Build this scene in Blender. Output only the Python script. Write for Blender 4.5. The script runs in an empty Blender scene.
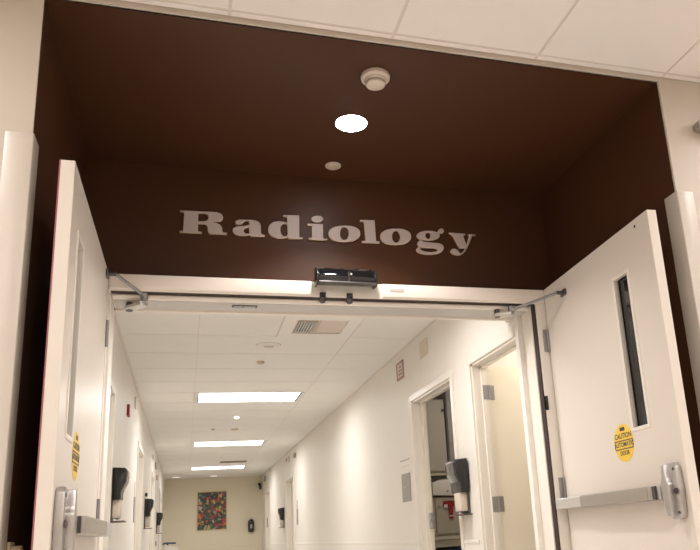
import bpy, bmesh, math, random
from mathutils import Vector, Matrix
random.seed(4)
EYE = 1.0            # eye height: all z below are given from eye level, floor at -1.0
FLOOR = -1.0
sc = bpy.context.scene
COL = sc.collection

# ------------------------------------------------------------------ materials
def mat(name, col, rough=.5, metal=0.0, bump=0.0, bscale=60, spec=.5, emis=None, estr=0, mottle=0.0, mscale=3, trans=0.0, alpha=1, coat=0):
    m = bpy.data.materials.new(name); m.use_nodes = True
    nt = m.node_tree; b = nt.nodes['Principled BSDF']
    b.inputs['Base Color'].default_value = (*col, 1)
    b.inputs['Roughness'].default_value = rough
    b.inputs['Metallic'].default_value = metal
    b.inputs['Specular IOR Level'].default_value = spec
    if coat: b.inputs['Coat Weight'].default_value = coat
    if trans: b.inputs['Transmission Weight'].default_value = trans
    if emis:
        b.inputs['Emission Color'].default_value = (*emis, 1); b.inputs['Emission Strength'].default_value = estr
    tc = nt.nodes.new('ShaderNodeTexCoord')
    if mottle:
        n = nt.nodes.new('ShaderNodeTexNoise'); n.inputs['Scale'].default_value = mscale; n.inputs['Detail'].default_value = 4
        nt.links.new(tc.outputs['Object'], n.inputs['Vector'])
        r = nt.nodes.new('ShaderNodeMix'); r.data_type = 'RGBA'
        r.inputs['A'].default_value = (*[c*(1-mottle) for c in col], 1)
        r.inputs['B'].default_value = (*[min(1, c*(1+mottle)) for c in col], 1)
        nt.links.new(n.outputs['Fac'], r.inputs['Factor']); nt.links.new(r.outputs['Result'], b.inputs['Base Color'])
    if bump:
        n = nt.nodes.new('ShaderNodeTexNoise'); n.inputs['Scale'].default_value = bscale; n.inputs['Detail'].default_value = 3
        nt.links.new(tc.outputs['Object'], n.inputs['Vector'])
        bp = nt.nodes.new('ShaderNodeBump'); bp.inputs['Strength'].default_value = bump; bp.inputs['Distance'].default_value = .004
        nt.links.new(n.outputs['Fac'], bp.inputs['Height']); nt.links.new(bp.outputs['Normal'], b.inputs['Normal'])
    return m

M = {}
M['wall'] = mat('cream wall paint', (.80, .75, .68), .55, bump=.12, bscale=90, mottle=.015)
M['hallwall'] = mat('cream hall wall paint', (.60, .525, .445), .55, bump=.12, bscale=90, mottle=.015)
M['endwall'] = mat('khaki wall paint', (.74, .66, .50), .6, bump=.1, mottle=.015)
M['brown'] = mat('brown satin paint', (.070, .027, .0115), .42, spec=.24, bump=.10, bscale=45, mottle=.08, mscale=1.2)
M['tile'] = mat('ceiling tile', (.82, .785, .735), .85, bump=.25, bscale=180, mottle=.02, mscale=8)
M['htile'] = mat('hall ceiling tile', (.89, .83, .79), .85, bump=.2, bscale=180, mottle=.02, mscale=8)
M['grid'] = mat('ceiling grid', (.72, .67, .60), .5)
M['hgrid'] = mat('hall ceiling grid', (.74, .67, .60), .5)
M['door'] = mat('cream door paint', (.74, .665, .59), .38, bump=.05, bscale=70, mottle=.015)
M['dooredge'] = mat('door edge paint', (.80, .73, .65), .4)
M['rdoor'] = mat('room door paint', (.80, .73, .60), .4, mottle=.02)
M['frame'] = mat('frame paint', (.80, .74, .66), .32, mottle=.01)
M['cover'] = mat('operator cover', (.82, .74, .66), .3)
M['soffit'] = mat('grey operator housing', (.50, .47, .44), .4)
M['guard'] = mat('corner guard vinyl', (.66, .60, .53), .3)
M['seal'] = mat('dark rubber seal', (.030, .016, .012), .6)
M['steel'] = mat('brushed steel', (.52, .50, .49), .32, .9, mottle=.05, mscale=30)
M['bar'] = mat('satin bar cover', (.44, .40, .36), .42, .75, mottle=.03, mscale=20)
M['barlight'] = mat('light alloy', (.66, .64, .62), .3, .7)
M['darksteel'] = mat('dark steel', (.12, .11, .11), .3, .8)
M['black'] = mat('black plastic', (.013, .013, .013), .22)
M['smoke'] = mat('smoked plastic', (.006, .006, .007), .06, coat=1)
M['glass'] = mat('dark wired glass', (.015, .016, .016), .07, spec=.7)
M['white'] = mat('white plastic', (.80, .75, .69), .4)
M['cream'] = mat('cream plastic', (.66, .56, .47), .45)
M['letter'] = mat('letter face', (.55, .46, .43), .45)
M['letteredge'] = mat('letter bevel', (.66, .52, .40), .35)
M['yellow'] = mat('yellow sticker', (.86, .58, .06), .4)
M['ink'] = mat('dark ink', (.03, .03, .05), .5)
M['red'] = mat('red plastic', (.30, .015, .02), .4)
M['lens'] = mat('lit diffuser', (.9, .9, .9), .4, emis=(1.0, .98, .98), estr=6)
M['bulb'] = mat('lit lamp', (.9, .9, .9), .4, emis=(1.0, .97, 1.0), estr=40)
M['smallglow'] = mat('small glow', (.9, .9, .9), .4, emis=(1.0, .97, .93), estr=5)  # glow for the added side room lamps and the sparkle disc
M['plate'] = mat('grey sign plate', (.36, .33, .30), .4, .4)
M['tan'] = mat('tan plate', (.60, .46, .33), .5)
M['maroon'] = mat('maroon print', (.32, .12, .16), .5)
M['floor'] = mat('vinyl floor', (.74, .705, .66), .3, mottle=.12, mscale=5)
M['cabinet'] = mat('beige cabinet', (.50, .44, .36), .45, mottle=.02)
M['greycab'] = mat('grey cabinet', (.36, .33, .31), .5)
M['counter'] = mat('counter laminate', (.62, .54, .43), .35)
M['blue'] = mat('blue bin', (.03, .05, .14), .4)
M['orange'] = mat('copper end', (.35, .10, .12), .5)

# --------------------------------------------------------------- mesh helpers
def bx(bm, x0, x1, y0, y1, z0, z1, bev=0, seg=2):
    m = Matrix.Translation(((x0+x1)/2, (y0+y1)/2, (z0+z1)/2)) @ Matrix.Diagonal((abs(x1-x0), abs(y1-y0), abs(z1-z0), 1))
    r = bmesh.ops.create_cube(bm, size=1, matrix=m)
    if bev:
        es = list({e for v in r['verts'] for e in v.link_edges})
        bmesh.ops.bevel(bm, geom=es, offset=bev, segments=seg, affect='EDGES', profile=.6)
    return bm
def box(*a, **k): return bx(bmesh.new(), *a, **k)
def cyl(bm, p, q, r, r2=None, n=20):
    p, q = Vector(p), Vector(q); d = q-p
    rot = d.to_track_quat('Z', 'Y').to_matrix().to_4x4()
    bmesh.ops.create_cone(bm, cap_ends=True, segments=n, radius1=r, radius2=r if r2 is None else r2, depth=d.length,
                          matrix=Matrix.Translation((p+q)/2) @ rot)
    return bm
def lathe(bm, prof, c, axis='z', n=32, flip=1):
    """revolve (radius, height) profile about an axis through c"""
    rings = []
    for r, h in prof:
        ring = []
        for i in range(n):
            t = 2*math.pi*i/n; a, b = r*math.cos(t), r*math.sin(t)
            v = (a, b, h*flip) if axis == 'z' else (a, h*flip, b) if axis == 'y' else (h*flip, a, b)
            ring.append(bm.verts.new(Vector(c)+Vector(v)))
        rings.append(ring)
    for A, B in zip(rings, rings[1:]):
        for i in range(n): bm.faces.new((A[i], A[(i+1) % n], B[(i+1) % n], B[i]))
    bm.faces.new(rings[0][::-1]); bm.faces.new(rings[-1])
    bmesh.ops.recalc_face_normals(bm, faces=bm.faces)
    return bm
def prism(bm, pts, axis, a0, a1, bev=0):
    """extrude an outline; axis 'x': pts=(y,z); 'y': pts=(x,z); 'z': pts=(x,y)"""
    def V(p, a): return {'x': (a, p[0], p[1]), 'y': (p[0], a, p[1]), 'z': (p[0], p[1], a)}[axis]
    A = [bm.verts.new(V(p, a0)) for p in pts]; B = [bm.verts.new(V(p, a1)) for p in pts]
    n = len(pts); fs = [bm.faces.new(A), bm.faces.new(B[::-1])]
    for i in range(n): fs.append(bm.faces.new((A[i], B[i], B[(i+1) % n], A[(i+1) % n])))
    bmesh.ops.recalc_face_normals(bm, faces=fs)
    if bev:
        es = list({e for f in fs for e in f.edges})
        bmesh.ops.bevel(bm, geom=es, offset=bev, segments=2, affect='EDGES', profile=.6)
    return bm

ROOTLOC = {}
def obj(name, bm, m, parent=None, smooth=False, label=None, local=False):
    me = bpy.data.meshes.new(name)
    bm.normal_update(); bm.to_mesh(me); bm.free()
    o = bpy.data.objects.new(name, me); COL.objects.link(o)
    me.materials.append(M[m])
    root = parent
    while root is not None and root.parent is not None: root = root.parent
    off = Vector((0, 0, EYE))
    if root is not None and root.name in ROOTLOC: off = -ROOTLOC[root.name]      # vertices are in eye-level coordinates
    if local: off = Vector((0, 0, 0))
    me.transform(Matrix.Translation(off))
    if parent: o.parent = parent
    if smooth:
        for p in me.polygons: p.use_smooth = True
        try: me.set_sharp_from_angle(angle=math.radians(35))
        except Exception: pass
    if label: o['label'] = label
    return o
def tag(o, label, cat, group=None):
    o['label'] = label; o['category'] = cat
    if group: o['group'] = group
    return o
def thing(name, label, cat, loc, group=None, rz=0):
    o = bpy.data.objects.new(name, None); COL.objects.link(o)
    o.empty_display_size = .1
    o.location = (loc[0], loc[1], loc[2]+EYE); o.rotation_euler = (0, 0, rz)
    ROOTLOC[o.name] = Vector(loc)
    return tag(o, label, cat, group)
def struct(name, bm, m, parent=None, smooth=False):
    o = obj(name, bm, m, parent, smooth)
    if parent is None: o['kind'] = 'structure'
    return o
def dup(root, loc, rz, label, group=None):
    r = root.copy(); COL.objects.link(r)
    r.location = (loc[0], loc[1], loc[2]+EYE); r.rotation_euler = (0, 0, rz); r['label'] = label
    if group: r['group'] = group
    for ch in list(root.children):
        c = ch.copy(); COL.objects.link(c); c.parent = r
        for g in list(ch.children):
            d = g.copy(); COL.objects.link(d); d.parent = c
    return r
def text_bm(s, size, bold=0):
    cu = bpy.data.curves.new('lettering', 'FONT'); cu.body = s; cu.size = size; cu.align_x = 'CENTER'; cu.align_y = 'CENTER'
    cu.offset = bold; cu.extrude = .0004; cu.resolution_u = 3
    t = bpy.data.objects.new('lettering', cu); COL.objects.link(t)
    bpy.context.view_layer.update()
    me = bpy.data.meshes.new_from_object(t.evaluated_get(bpy.context.evaluated_depsgraph_get()))
    bm = bmesh.new(); bm.from_mesh(me)
    bpy.data.objects.remove(t); bpy.data.meshes.remove(me); bpy.data.curves.remove(cu)
    return bm

M['grey_slat'] = mat('brown grille slat', (.22, .16, .10), .5)
M['darkgrey'] = mat('dark grey plastic', (.10, .09, .085), .4)
M['goldframe'] = mat('thin gilt frame', (.50, .38, .20), .4, .4)
def painting_mat():
    m = bpy.data.materials.new('abstract painting'); m.use_nodes = True
    nt = m.node_tree; N = nt.nodes; L = nt.links; b = N['Principled BSDF']; b.inputs['Roughness'].default_value = .5
    tc = N.new('ShaderNodeTexCoord')
    mp = N.new('ShaderNodeMapping'); mp.inputs['Scale'].default_value = (1, 0.0, 1); L.new(tc.outputs['Object'], mp.inputs['Vector'])
    nz = N.new('ShaderNodeTexNoise'); nz.inputs['Scale'].default_value = 5; nz.inputs['Detail'].default_value = 3; L.new(mp.outputs[0], nz.inputs['Vector'])
    ad = N.new('ShaderNodeMix'); ad.data_type = 'VECTOR'; ad.inputs['Factor'].default_value = .22
    L.new(mp.outputs[0], ad.inputs['A']); L.new(nz.outputs['Color'], ad.inputs['B'])
    vo = N.new('ShaderNodeTexVoronoi'); vo.inputs['Scale'].default_value = 20; L.new(ad.outputs['Result'], vo.inputs['Vector'])
    cr = N.new('ShaderNodeValToRGB'); e = cr.color_ramp; e.interpolation = 'CONSTANT'
    cols = [(.03, .035, .03), (.10, .12, .06), (.42, .04, .02), (.05, .12, .11), (.34, .30, .20), (.025, .02, .02), (.45, .18, .04), (.10, .20, .07), (.02, .02, .025), (.50, .40, .08), (.16, .09, .05), (.42, .40, .38), (.5, .02, .02), (.06, .07, .04)]
    while len(e.elements) < len(cols): e.elements.new(.5)
    for i, c in enumerate(cols): e.elements[i].position = i/len(cols); e.elements[i].color = (*c, 1)
    se = N.new('ShaderNodeSeparateColor'); L.new(vo.outputs['Color'], se.inputs[0]); L.new(se.outputs[0], cr.inputs[0])
    v2 = N.new('ShaderNodeTexNoise'); v2.inputs['Scale'].default_value = 9; v2.inputs['Detail'].default_value = 4; L.new(mp.outputs[0], v2.inputs['Vector'])
    r2 = N.new('ShaderNodeValToRGB'); r2.color_ramp.elements[0].position = .49; r2.color_ramp.elements[1].position = .55
    L.new(v2.outputs['Fac'], r2.inputs[0])
    mx = N.new('ShaderNodeMix'); mx.data_type = 'RGBA'; mx.inputs['B'].default_value = (.05, .042, .035, 1)
    L.new(r2.outputs[0], mx.inputs['Factor']); L.new(cr.outputs[0], mx.inputs['A']); L.new(mx.outputs['Result'], b.inputs['Base Color'])
    return m
M['painting'] = painting_mat()
CORR, HALL, SPOT, EXPO = 25, 21, 120, 0.03
ROOM1, ROOM2 = 7, 6

M['hinge'] = mat('satin hinge steel', (.30, .29, .29), .4, .6)
M['faint'] = mat('faint cream plate', (.66, .57, .46), .5)
M['darktray'] = mat('dark brown tray', (.10, .06, .05), .4)
M['dimlens'] = mat('dim frosted lens', (.9, .88, .85), .4, emis=(1.0, .96, .9), estr=.8)
M['halllens'] = mat('lit hall diffuser', (.9, .9, .9), .4, emis=(1.0, .97, .95), estr=3.5)

# ------------------------------------------------------------------- setting
XL, XR, YE, ZC = -.515, 1.87, 19.8, 1.60          # corridor: side walls, end wall, ceiling
AX0, AX1, AY0, AY1, AZ = -.545, 2.15, 2.65, 3.95, 2.03   # recess: sides, front edge, back wall, ceiling
HZ = 2.048                                        # hall ceiling
HX0, HX1, HY0 = -3.2, 5.6, -1.6

struct('floor', box(HX0-.2, HX1+.2, HY0-.2, YE+.2, FLOOR-.1, FLOOR), 'floor')

# hall wall facing us, split at the recess
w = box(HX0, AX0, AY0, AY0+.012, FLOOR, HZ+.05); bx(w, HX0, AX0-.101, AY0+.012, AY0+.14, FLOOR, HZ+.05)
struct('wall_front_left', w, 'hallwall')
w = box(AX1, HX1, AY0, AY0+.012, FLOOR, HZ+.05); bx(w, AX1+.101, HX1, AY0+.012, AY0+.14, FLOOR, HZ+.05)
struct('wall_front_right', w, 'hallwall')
b = box(AX0, AX1, AY0, AY0+.02, AZ, HZ+.05)

struct('trim_1', b, 'hallwall')
struct('wall_hall_left', box(HX0-.1, HX0, HY0-.1, AY0+.14, FLOOR, HZ+.05), 'hallwall')
struct('wall_hall_right', box(HX1, HX1+.1, HY0-.1, AY0+.14, FLOOR, HZ+.05), 'hallwall')
struct('wall_back', box(HX0, HX1, HY0-.1, HY0, FLOOR, HZ+.05), 'hallwall')

# the brown recess
struct('wall_recess_left', box(AX0-.10, AX0, AY0+.012, AY1, FLOOR, AZ+.05), 'brown')
struct('wall_recess_right', box(AX1, AX1+.10, AY0+.012, AY1, FLOOR, AZ+.05), 'brown')
b = box(AX0-.10, AX1+.10, AY1, AY1+.10, 1.215, AZ+.05)
bx(b, AX0-.10, -.43, AY1, AY1+.10, FLOOR, 1.215)
bx(b, 1.99, AX1+.10, AY1, AY1+.10, FLOOR, 1.215)
struct('wall_recess_back', b, 'brown')
struct('ceiling_recess', box(AX0-.10, AX1+.10, AY0+.012, AY1+.10, AZ, AZ+.05), 'brown')

# hall ceiling tiles in their grid
def tiled_ceiling(name, xs, ys, z, m, gm, skip=(), gap=.010, bar=.03):
    bm = bmesh.new()
    for i in range(len(xs)-1):
        for j in range(len(ys)-1):
            if (i, j) in skip: continue
            g = gap/2
            bx(bm, xs[i]+g, xs[i+1]-g, ys[j]+g, ys[j+1]-g, z, z+.02)
    o = struct(name, bm, m)
    bm = bmesh.new()
    for x in xs: bx(bm, x-bar/2, x+bar/2, ys[0], ys[-1], z+.004, z+.03)
    for y in ys: bx(bm, xs[0], xs[-1], y-bar/2, y+bar/2, z+.0045, z+.0305)
    obj('ceiling_grid', bm, gm, o)
    return o
hx = [.13+.68*k for k in range(-5, 9)]; hx[0] = HX0; hx[-1] = HX1
hy = [HY0, -1.05, .17, 1.39, 2.61, 2.65]
hs = [(2, 1), (2, 3), (9, 1), (9, 3), (5, 1), (7, 1)]
tiled_ceiling('ceiling_hall', hx, hy, HZ, 'htile', 'hgrid', hs, gap=.014)

# corridor ceiling
cx = [XL, .07, .68, 1.29, XR]
cy = [8.39+.61*k for k in range(-8, 20)]
cy = [4.075] + [y for y in cy if 4.2 < y < 19.7] + [YE]
def yi(y): return min(range(len(cy)), key=lambda j: abs(cy[j]-y))
LIGHTY = [4.12, 8.39, 12.66, 16.93]
skip = set()
for y in LIGHTY: skip |= {(1, yi(y)), (2, yi(y))}
bm = bmesh.new()
for j in range(len(cy)-1):
    for (x0, x1, i) in ((cx[0], cx[1], 0), (cx[1], cx[3], 1), (cx[3], cx[4], 3)):
        if (i, j) in skip: continue
        if i == 1 and j == yi(5.34):
            bx(bm, cx[1]+.005, cx[2]-.005, cy[j]+.005, cy[j+1]-.005, ZC, ZC+.02); continue
        bx(bm, x0+.003, x1-.003, cy[j]+.0035, cy[j+1]-.0035, ZC, ZC+.02)
cc = struct('ceiling_corridor', bm, 'tile')
bm = bmesh.new()
for x in (XL, .07, 1.29, XR): bx(bm, x-.012, x+.012, cy[0], YE, ZC+.004, ZC+.03)
bx(bm, .668, .692, cy[0], 5.95, ZC+.0045, ZC+.03)
for y in cy: bx(bm, XL, XR, y-.012, y+.012, ZC+.0045, ZC+.0305)
obj('ceiling_grid', bm, 'grid', cc)
bm = box(XL, XL+.02, 4.06, YE, ZC-.004, ZC+.02); bx(bm, XR-.02, XR, 4.06, YE, ZC-.004, ZC+.02); bx(bm, XL, XR, YE-.02, YE, ZC-.004, ZC+.02)
struct('trim_2', bm, 'hgrid')

# corridor side walls with door openings
def side_wall(name, x, s, opens, m):
    """s=+1: wall body lies beyond +x"""
    bm = bmesh.new(); xa, xb = (x, x+.12) if s > 0 else (x-.12, x)
    y = 4.06
    bx(bm, xa, xb, 3.90, min(opens[0][0], 4.06), FLOOR, 1.2); 
    if opens[0][0] < 4.06: bx(bm, xa, xb, 4.06, opens[0][1], ZT, ZC+.05); y = opens[0][1]; opens = opens[1:]; bx(bm, xa, xb, 3.945, 4.06, ZT, 1.2)
    for (o0, o1, zt) in opens:
        bx(bm, xa, xb, y, o0, FLOOR, ZC+.05); bx(bm, xa, xb, o0, o1, zt, ZC+.05); y = o1
    bx(bm, xa, xb, y, YE, FLOOR, ZC+.05)
    return struct(name, bm, m)
ZT = 1.085
RO = [(3.945, 4.70, ZT), (5.12, 6.14, ZT), (13.85, 14.85, ZT), (17.9, 18.9, ZT)]
LO = [(4.75, 5.72, ZT), (8.80, 9.78, ZT), (12.55, 13.5, ZT), (16.2, 17.1, ZT)]
side_wall('wall_right', XR, 1, RO, 'wall')
side_wall('wall_left', XL, -1, LO, 'wall')
struct('wall_end', box(XL-.12, XR+.12, YE, YE+.1, FLOOR, ZC+.05), 'endwall')

# steel door frames of the rooms: face on the wall, jamb and stop inside
def frame(n, x, s, y0, y1, zt, fw=.05, near=True):
    bm = bmesh.new()
    def B(d0, d1, a0, a1, z0, z1, bev=0):        # d: depth into the wall from its face
        xa, xb = sorted((x+s*d0, x+s*d1)); bx(bm, xa, xb, a0, a1, z0, z1, bev)
    for (a, q) in ((y0, 1), (y1, -1)) if near else ((y1, -1),):
        lo, hi = sorted((a+q*.004, a-q*fw))
        B(-.016, .004, lo, hi, FLOOR, zt-.0045, .003)
        lo, hi = sorted((a, a+q*.018)); B(0, .12, lo, hi, FLOOR, zt)
        lo, hi = sorted((a, a+q*.034)); B(.055, .085, lo, hi, FLOOR, zt-.01)
    B(-.016, .004, y0-(fw if near else 0), y1+fw, zt-.004, zt+fw, .003)
    B(0, .12, y0, y1, zt-.018, zt); B(.055, .085, y0, y1, zt-.034, zt)
    return struct('trim_%d' % n, bm, 'frame')
k = 3
for (a, b_, z) in RO: frame(k, XR, 1, a, b_, z, .05 if a > 4 else .06, a > 4); k += 1
for (a, b_, z) in LO: frame(k, XL, -1, a, b_, z); k += 1

# wainscot panels with their top edge
def rail(n, x, s, spans):
    bm = bmesh.new()
    for a, b_ in spans:
        xa, xb = sorted((x, x-s*.012)); bx(bm, xa, xb, a, b_, FLOOR+.1, -.09, .004)
        xa, xb = sorted((x, x-s*.016)); bx(bm, xa, xb, a, b_, -.115, -.088, .004)
        xa, xb = sorted((x, x-s*.016)); bx(bm, xa, xb, a, b_, FLOOR, FLOOR+.1)
    return struct('trim_%d' % n, bm, 'wall')
rail(k, XR, 1, [(4.77, 5.06), (6.20, 13.79), (14.91, 17.84), (18.96, YE)]); k += 1
rail(k, XL, -1, [(3.95, 4.69), (5.78, 8.74), (9.84, 12.49), (13.56, 16.14), (17.16, YE)]); k += 1
bm = box(XL+.016, XR-.016, YE-.012, YE, FLOOR, -.12, .004); bx(bm, XL+.016, XR-.016, YE-.018, YE, -.15, -.12, .004)
struct('trim_%d' % k, bm, 'endwall')
bm = box(HX0, AX0-.09, AY0-.012, AY0, FLOOR, FLOOR+.1); bx(bm, AX1+.09, HX1, AY0-.012, AY0, FLOOR, FLOOR+.1)
struct('baseboard_front', bm, 'seal')

# closed doors of the far rooms, and the two near ones
def lever(bm, x, y, z, dx, dy):
    cyl(bm, (x, y, z), (x+dx*.012, y, z), .026); cyl(bm, (x, y, z), (x+dx*.05, y, z), .009)
    cyl(bm, (x+dx*.05, y, z), (x+dx*.05, y+dy*.10, z), .008)
n = 3
for (x, s, (a, b_, z)) in ((XR, 1, RO[2]), (XR, 1, RO[3]), (XL, -1, LO[0]), (XL, -1, LO[1]), (XL, -1, LO[2]), (XL, -1, LO[3])):
    xa, xb = sorted((x+s*.087, x+s*.118))
    d = struct('door_%d' % n, box(xa, xb, a+.02, b_-.02, FLOOR+.01, z-.02, .002), 'rdoor')
    h = bmesh.new(); lever(h, x+s*.087, a+.10, 0, -s, 1); obj('door_handle', h, 'steel', d, True)
    n += 1

# room 1: its door stands open into the room on the far jamb
def open_room(tagname, x0, x1, y0, y1, zc, m):
    bm = box(x1, x1+.1, y0-.1, y1+.1, FLOOR, zc); bx(bm, x0, x1, y0-.1, y0, FLOOR, zc); bx(bm, x0, x1, y1, y1+.1, FLOOR, zc)
    bx(bm, x0-.02, x1+.1, y0-.1, y1+.1, zc, zc+.05)
    return struct(tagname, bm, m)
open_room('wall_room_near', XR+.12, 3.3, 3.6+.5, 4.95, ZC, 'wall')
d = struct('door_1', box(XR+.10, XR+.78, 4.69, 4.73, FLOOR+.01, ZT-.02, .003), 'rdoor')
for z in (.88, .13, -.75):
    hb = box(XR+.060, XR+.11, 4.665, 4.673, z-.05, z+.05, .001)
    bx(hb, XR+.11, XR+.150, 4.682, 4.690, z-.05, z+.05, .001)
    cyl(hb, (XR+.108, 4.664, z-.05), (XR+.108, 4.664, z+.05), .007)
    obj('hinge', hb, 'hinge', d)
hb = box(XR+.72, XR+.76, 4.672, 4.69, -.02, .12, .004); lever(hb, XR+.74, 4.655, .05, 0, 0); cyl(hb, (XR+.74, 4.66, .05), (XR+.74, 4.60, .05), .009); cyl(hb, (XR+.74, 4.605, .05), (XR+.64, 4.605, .05), .008)
obj('door_handle', hb, 'steel', d, True)

def added_room_lamp(x, y, e, label):
    r = thing('added_room_light', label, 'ceiling light', (x, y, ZC))
    obj('base', lathe(bmesh.new(), [(.15, 0), (.15, .02), (.14, .03)], (x, y, ZC), 'z', 32, -1), 'white', r, True)
    obj('lamp', lathe(bmesh.new(), [(.13, .03), (.12, .06), (.05, .075)], (x, y, ZC), 'z', 32, -1), 'smallglow', r, True)
    L = bpy.data.lights.new('lamp_light', 'AREA'); L.shape = 'DISK'; L.size = .25; L.energy = e; L.color = (1, .93, .82)
    lo = bpy.data.objects.new('lamp_light', L); COL.objects.link(lo); lo.parent = r; lo.location = (0, 0, -.08)
added_room_lamp(2.55, 4.35, ROOM1, 'added round light brightening the near side room behind the cream door')  # unseen lamp, added to brighten the open door leaf
added_room_lamp(2.9, 6.6, ROOM2, 'added round light brightening the side room with the cupboards')  # made-up fixture that lifts the dark cupboards
# room 2: a sliding door pushed back, cupboards inside
open_room('wall_room_far', XR+.12, 4.2, 5.0, 7.9, ZC, 'wall')
d = struct('door_2', box(XR+.056, XR+.090, 6.045, 6.104, FLOOR+.01, ZT-.03, .003), 'rdoor')
hb = box(XR+.050, XR+.095, 6.02, 6.05, .0, .13, .006); cyl(hb, (XR+.072, 6.03, .09), (XR+.072, 5.995, .09), .018); bx(hb, XR+.060, XR+.085, 6.0, 6.03, 0.01, .05, .004)
obj('latch', hb, 'steel', d, True)

# ------------------------------------------------- double doors and their frame
t = thing('door_frame', 'cream steel frame around the wide double doorway under the brown wall', 'door frame', (.765, 3.83, FLOOR))
FY, FB = 3.73, 3.90
b = box(AX0, AX1, FY, FB+.05, 1.222, 1.307, .004)
obj('head', b, 'frame', t)
b = box(1.915, 2.03, FY, FB+.05, FLOOR, 1.222, .003); obj('jamb', b, 'frame', t)
b = box(-.45, -.378, FY, FB+.05, FLOOR, 1.222, .003); obj('jamb', b, 'frame', t)
b = box(1.90, 1.99, FY+.045, FB+.04, FLOOR, 1.2215, .002); obj('stop', b, 'frame', t)
b = box(-.43, -.368, FY+.045, FB+.04, FLOOR, 1.2215, .002); obj('stop', b, 'frame', t)
b = box(-.37, 1.905, FY+.004, FY+.05, 1.2215, 1.238); bx(b, 1.9065, 1.9135, FY+.004, FY+.044, FLOOR, 1.222)
obj('seal', b, 'seal', t)
obj('strike', box(1.9145, 1.93, FY-.006, FY+.01, .60, .68, .002), 'black', t)

op = thing('door_operator', 'long cream door operator housing across the top of the doorway', 'door operator', (.765, 3.87, 1.205))
b = prism(bmesh.new(), [(3.780, 1.221), (3.777, 1.215), (3.782, 1.203), (3.80, 1.199), (3.945, 1.199), (3.955, 1.203), (3.955, 1.221)], 'x', -.366, 1.898)
obj('housing', b, 'cover', op, True)
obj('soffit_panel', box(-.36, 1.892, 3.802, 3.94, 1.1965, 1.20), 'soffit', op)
b = box(-.366, 1.898, 3.957, 3.985, 1.188, 1.26, .003); obj('rear_lip', b, 'cover', op)
b = box(.212, .342, 3.832, 3.868, 1.1935, 1.197); obj('slot', b, 'black', op)
for (x0, x1) in ((.222, .262), (.277, .332)):
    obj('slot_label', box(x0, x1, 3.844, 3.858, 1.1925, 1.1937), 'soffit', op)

# header cover plates either side of the sensor
for (x0, x1, lab) in ((AX0+.17, .612, 'long smooth cream cover plate on the door head left of the black sensor'), (1.0, AX1-.18, 'long smooth cream cover plate on the door head right of the black sensor')):
    c = obj('cover_plate', prism(bmesh.new(), [(FY, 1.228), (FY-.010, 1.232), (FY-.012, 1.24), (FY-.012, 1.298), (FY-.010, 1.305), (FY-.0005, 1.307)], 'x', x0, x1), 'cover', smooth=True)
    tag(c, lab, 'cover plate')
    if x0 > .5:
        obj('badge', box(1.04, 1.12, FY-.0135, FY-.012, 1.262, 1.278, .002), 'soffit', c)

# motion sensor
s = thing('motion_sensor', 'black glossy motion sensor mounted on the door head below the lettering', 'sensor', (.80, FY, 1.30))
pr = [(FY, 1.285), (FY-.060, 1.280), (FY-.082, 1.294), (FY-.078, 1.325), (FY-.060, 1.356), (FY-.035, 1.376), (FY, 1.380)]
obj('body', prism(bmesh.new(), pr, 'x', .640, .946, .003), 'smoke', s, True)
pc = [(FY, 1.274), (FY-.066, 1.270), (FY-.091, 1.290), (FY-.085, 1.328), (FY-.066, 1.358), (FY-.036, 1.374), (FY, 1.378)]
for (a, c) in ((.630, .641), (.945, .956)): obj('end_cap', prism(bmesh.new(), pc, 'x', a, c, .003), 'black', s, True)
obj('ridge', box(.797, .803, FY-.088, FY-.06, 1.276, 1.34, .001), 'darksteel', s)
b = box(.638, .948, FY-.094, FY-.060, 1.270, 1.284, .004); obj('lower_lip', b, 'darksteel', s)
b = lathe(bmesh.new(), [(.006, 0), (.006, .004)], (.812, FY-.085, 1.327), 'y', 12, -1); obj('indicator', b, 'barlight', s)
b = cyl(bmesh.new(), (.618, FY-.03, 1.283), (.63, FY-.03, 1.283), .010); obj('screw', b, 'barlight', s, True)
# two round strike buttons
for (x, w_) in ((.672, 'left'), (.818, 'right')):
    r = thing('head_stop', 'small round dark glass stop under the door head, %s one of two' % w_, 'door stop', (x, FY+.02, 1.222))
    obj('bracket', box(x-.016, x+.016, FY-.012, FY+.03, 1.222, 1.246, .003), 'black', r)
    b = lathe(bmesh.new(), [(.019, 0), (.021, .006), (.020, .018), (.014, .028), (.005, .032)], (x, FY+.01, 1.2225), 'z', 24, -1)
    obj('dome', b, 'darksteel', r, True)

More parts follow.
